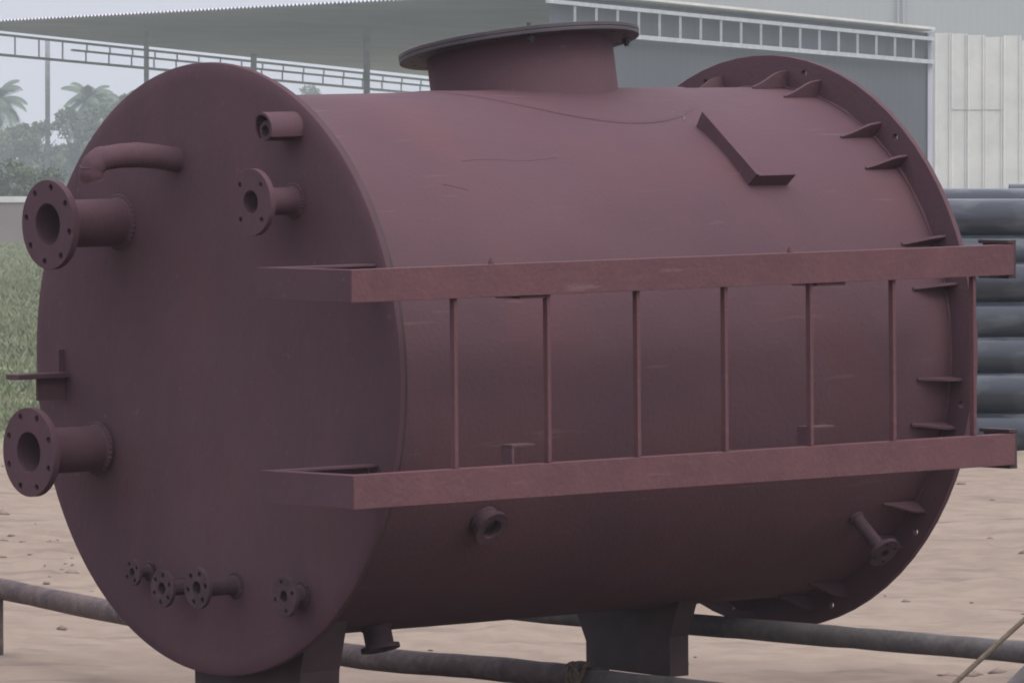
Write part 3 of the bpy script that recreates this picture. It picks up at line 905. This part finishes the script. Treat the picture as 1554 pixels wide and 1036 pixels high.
    # lugs under and over the rails
    for (x0, x1) in ((.20, .305), (1.445, 1.57)):
        mb = MB(); mb.box(x0, x1, -1.212, -1.10, .2385, .2478)
        vp('rail_lug', mb, M['primer'], smooth=0, bevel=.0015)
        mb = MB(); mb.box(x0, x1 - .01, -1.17, -1.12, -.206, -.199)
        lg = vp('rail_lug', mb, M['primer'], smooth=0, bevel=.0015)
        mb = MB(); mb.box(x0, x0 + .008, -1.17, -1.12, -.2565, -.2065)
        vp('lug_web', mb, M['primer'], lg, smooth=0)
        mb = MB(); mb.lathe((x0 - .095, -1.19, 0), (0, 0, 1), [(.3445, .009), (.352, .009), (.364, .004), (.364, 0)], 8)
        vp('bolt', mb, M['primer'])
    # bent flat bar on the upper shell
    mb = MB()
    p0, p1 = ang(59.4, RS + .054, 1.682), ang(39.8, RS + .054, 1.698)
    def strip(pairs, th):
        m = MB(); vs, fs = [], []
        for (q, t) in pairs:
            fi = Vector((0, q.y, q.z)).normalized(); a = fi * (RS - .002)
            vs += [Vector((q.x, a.y, a.z)) - t * th, q - t * th, q + t * th, Vector((q.x, a.y, a.z)) + t * th]
        k = len(pairs)
        for i in range(k - 1):
            for jj in range(4):
                fs.append((4 * i + jj, 4 * i + (jj + 1) % 4, 4 * i + 4 + (jj + 1) % 4, 4 * i + 4 + jj))
        fs += [(0, 1, 2, 3), (4 * k - 4, 4 * k - 1, 4 * k - 2, 4 * k - 3)]
        m.add(vs, fs); return m
    v = vp('angle_strip', strip([(p0.lerp(p1, k / 10), Vector((1, 0, 0))) for k in range(11)], .004), M['primer'], smooth=0)
    e = ang(39.8, 1); tdir = Vector((0, e.z, -e.y)).normalized()
    vp('angle_strip', strip([(ang(39.8, RS + .052, x), tdir) for x in (1.703, 1.78, 1.867)], .004), M['primer'], v, smooth=0)
    mb = MB(); mb.tube([ang(66 - k, RS + .001, 1.655 + .022 * math.sin(k * .8)) for k in range(5)], .0022, 6)
    vp('chalk_mark', mb, M['pole_grey'], label='small pale curved mark above the bent strip')
    # radial nozzles low on the near side and a drain below
    def radial(x, fi, ln, rp, rf, nb):
        dd = ang(fi, 1); p = Vector((x, 0, 0))
        mb = MB(); mb.lathe(p, dd, [(RS - .02, rp + .006), (RS + .006, rp + .006), (RS + .012, rp), (RS + ln - .014, rp), (RS + ln - .014, rp * .7), (RS + .02, rp * .7), (RS + .02, 0)], 32)
        nz = vp('nozzle', mb, M['dark_primer'])
        me = flange_mesh('nozzle_flange', M['dark_primer'], rf, rp * .7, .014, rf * .74, nb, .0065, start=.4)
        me.transform(Matrix.Translation(-OFF) @ frame_to(dd, p + dd * (RS + ln - .014)))
        link('nozzle_flange', me, nz)
    radial(.495, -33, .05, .046, .060, 0)
    radial(2.17, -40, .17, .022, .056, 4)
    radial(.47, -74, .075, .045, .062, 4)
    # saddles, the shade under the belly put into their dark colour
    def arc(x, y0, y1, n=14):
        return [(x, y0 + (y1 - y0) * k / n, -math.sqrt(RS ** 2 - (y0 + (y1 - y0) * k / n) ** 2) - .0005) for k in range(n + 1)]
    mb = MB(); mb.prism(arc(1.765, .29, -.24) + [(1.765, -.195, -.93), (1.765, -.195, -1.06), (1.765, .205, -1.05), (1.765, .205, -.965), (1.765, .235, -.905)], (.085, 0, 0))
    sd2 = vp('saddle', mb, M['shade_steel'], smooth=0, bevel=.002)
    mb = MB(); mb.prism(arc(.10, .34, -.34) + [(.10, -.30, -.93), (.10, -.285, -1.22), (.10, .205, -1.22), (.10, .21, -.93)], (.16, 0, 0))
    vp('saddle', mb, M['shade_steel'], smooth=0, bevel=.002)
    mb = MB(); mb.box(.262, .272, -.278, -.262, -1.2, -.93)
    vp('saddle_rib', mb, M['shade_steel'], smooth=0)
build_vessel()

# ------------------------------------------------------------------ poles under the vessel, lashing, ropes
def pole(name, pts, rad, mat, label, cat='pole', posts=(), sub=8, seed=0):
    rg = random.Random(seed)
    P = [Vector(p) for p in pts]
    out = []
    for i in range(len(P) - 1):
        for k in range(sub):
            t = k / sub
            a, b, c, d = P[max(i - 1, 0)], P[i], P[i + 1], P[min(i + 2, len(P) - 1)]
            out.append(.5 * (2 * b + (c - a) * t + (2 * a - 5 * b + 4 * c - d) * t * t + (3 * b - a - 3 * c + d) * t ** 3))
    out.append(P[-1])
    t = thing(name, label, cat, (P[0].x, P[0].y, 0))
    mb = MB(); mb.tube(out, [rad * (1 + rg.uniform(-.04, .04)) for _ in out], 18)
    link('pole_bar', mb.mesh('pole_bar', mat, shift=t.location), t)
    for (x, y, z) in posts:
        mb = MB(); mb.tube([(x, y, -.05), (x, y, z * .5), (x, y, z)], [rad * .85, rad * .8, rad * .8], 14)
        link('support_post', mb.mesh('support_post', mat, shift=t.location), t)
    return t
pole('rough_pole', [(-2.35, 28.3, .315), (-1.944, 27.5, .292), (-1.523, 26.6, .268), (-.593, 24.62, .229), (-.081, 24.0, .221), (.30, 23.62, .207)], .040, M['pole_brown'],
     'bent brown pole running low behind the end plate to the rope lashing', posts=((-1.96, 27.45, .275),), seed=2)
pole('rough_pole', [(.19, 23.72, .209), (.579, 23.3, .197), (1.577, 22.3, .156), (2.3, 21.6, .14)], .035, M['pole_grey'],
     'grey pole under the far saddle, running down to the right from the lashing', posts=((2.1, 21.8, .11),), seed=3)
pole('rough_pole', [(-.2, 24.75, .389), (.227, 24.229, .380), (.592, 23.826, .376), (1.034, 23.339, .367), (1.606, 22.708, .356), (2.2, 22.05, .345)], .035, M['pole_grey'],
     'grey pole passing just under the belly near the far flange plate', posts=((2.15, 22.1, .31),), seed=4)
pole('rough_pole', [(1.05, 20.02, .10), (1.316, 20, .345), (1.398, 20, .44), (1.571, 20, .60), (1.78, 20, .79)], .026, M['pole_grey'],
     'thick grey stick leaning up at the bottom right corner', seed=5)

def lashing():
    t = thing('rope_lashing', 'tan rope lashing knotted round the two low poles', 'rope', (.235, 23.66, .2))
    c0 = Vector((.222, 23.66, .212)) - t.location
    ax = Vector((.70, -.71, -.02)).normalized(); a = Vector((0, 0, 1)); b = ax.cross(a).normalized()
    for k in range(6):
        pts = []
        for i in range(25):
            an = 2 * math.pi * i / 24
            pts.append(c0 + ax * ((k - 2.5) * .011 + .012 * math.sin(an + k)) + (a * math.cos(an) + b * math.sin(an)) * (.046 + .004 * math.sin(3 * an + k)))
        mb = MB(); mb.tube(pts, .0065, 8)
        link('rope_turn', mb.mesh('rope_turn', M['rope']), t)
    for (dx, dz, s) in ((-.035, .05, 1), (.03, .055, -1), (-.055, -.04, 1)):
        pts = [c0 + Vector((0, -.05, 0)), c0 + Vector((dx * .5, -.065, dz * .7)), c0 + Vector((dx, -.055, dz)), c0 + Vector((dx * 1.5, -.05, dz * .8))]
        mb = MB(); mb.tube(pts, [.008, .007, .006, .004], 8)
        link('rope_end', mb.mesh('rope_end', M['rope']), t)
lashing()

pts = []
for k in range(25):
    u = k / 24
    x = .752 + (1.98 - .752) * u
    pts.append((x, 20 - .02 * u, -.003 + .908 * (x - .752) + .02 * math.sin(u * 3.1)))
mb = MB(); mb.tube(pts, .0072, 10)
o = link('taut_rope', mb.mesh('taut_rope', M['rope']))
tag(o, 'thin brown rope slanting up across the bottom right corner', 'rope')
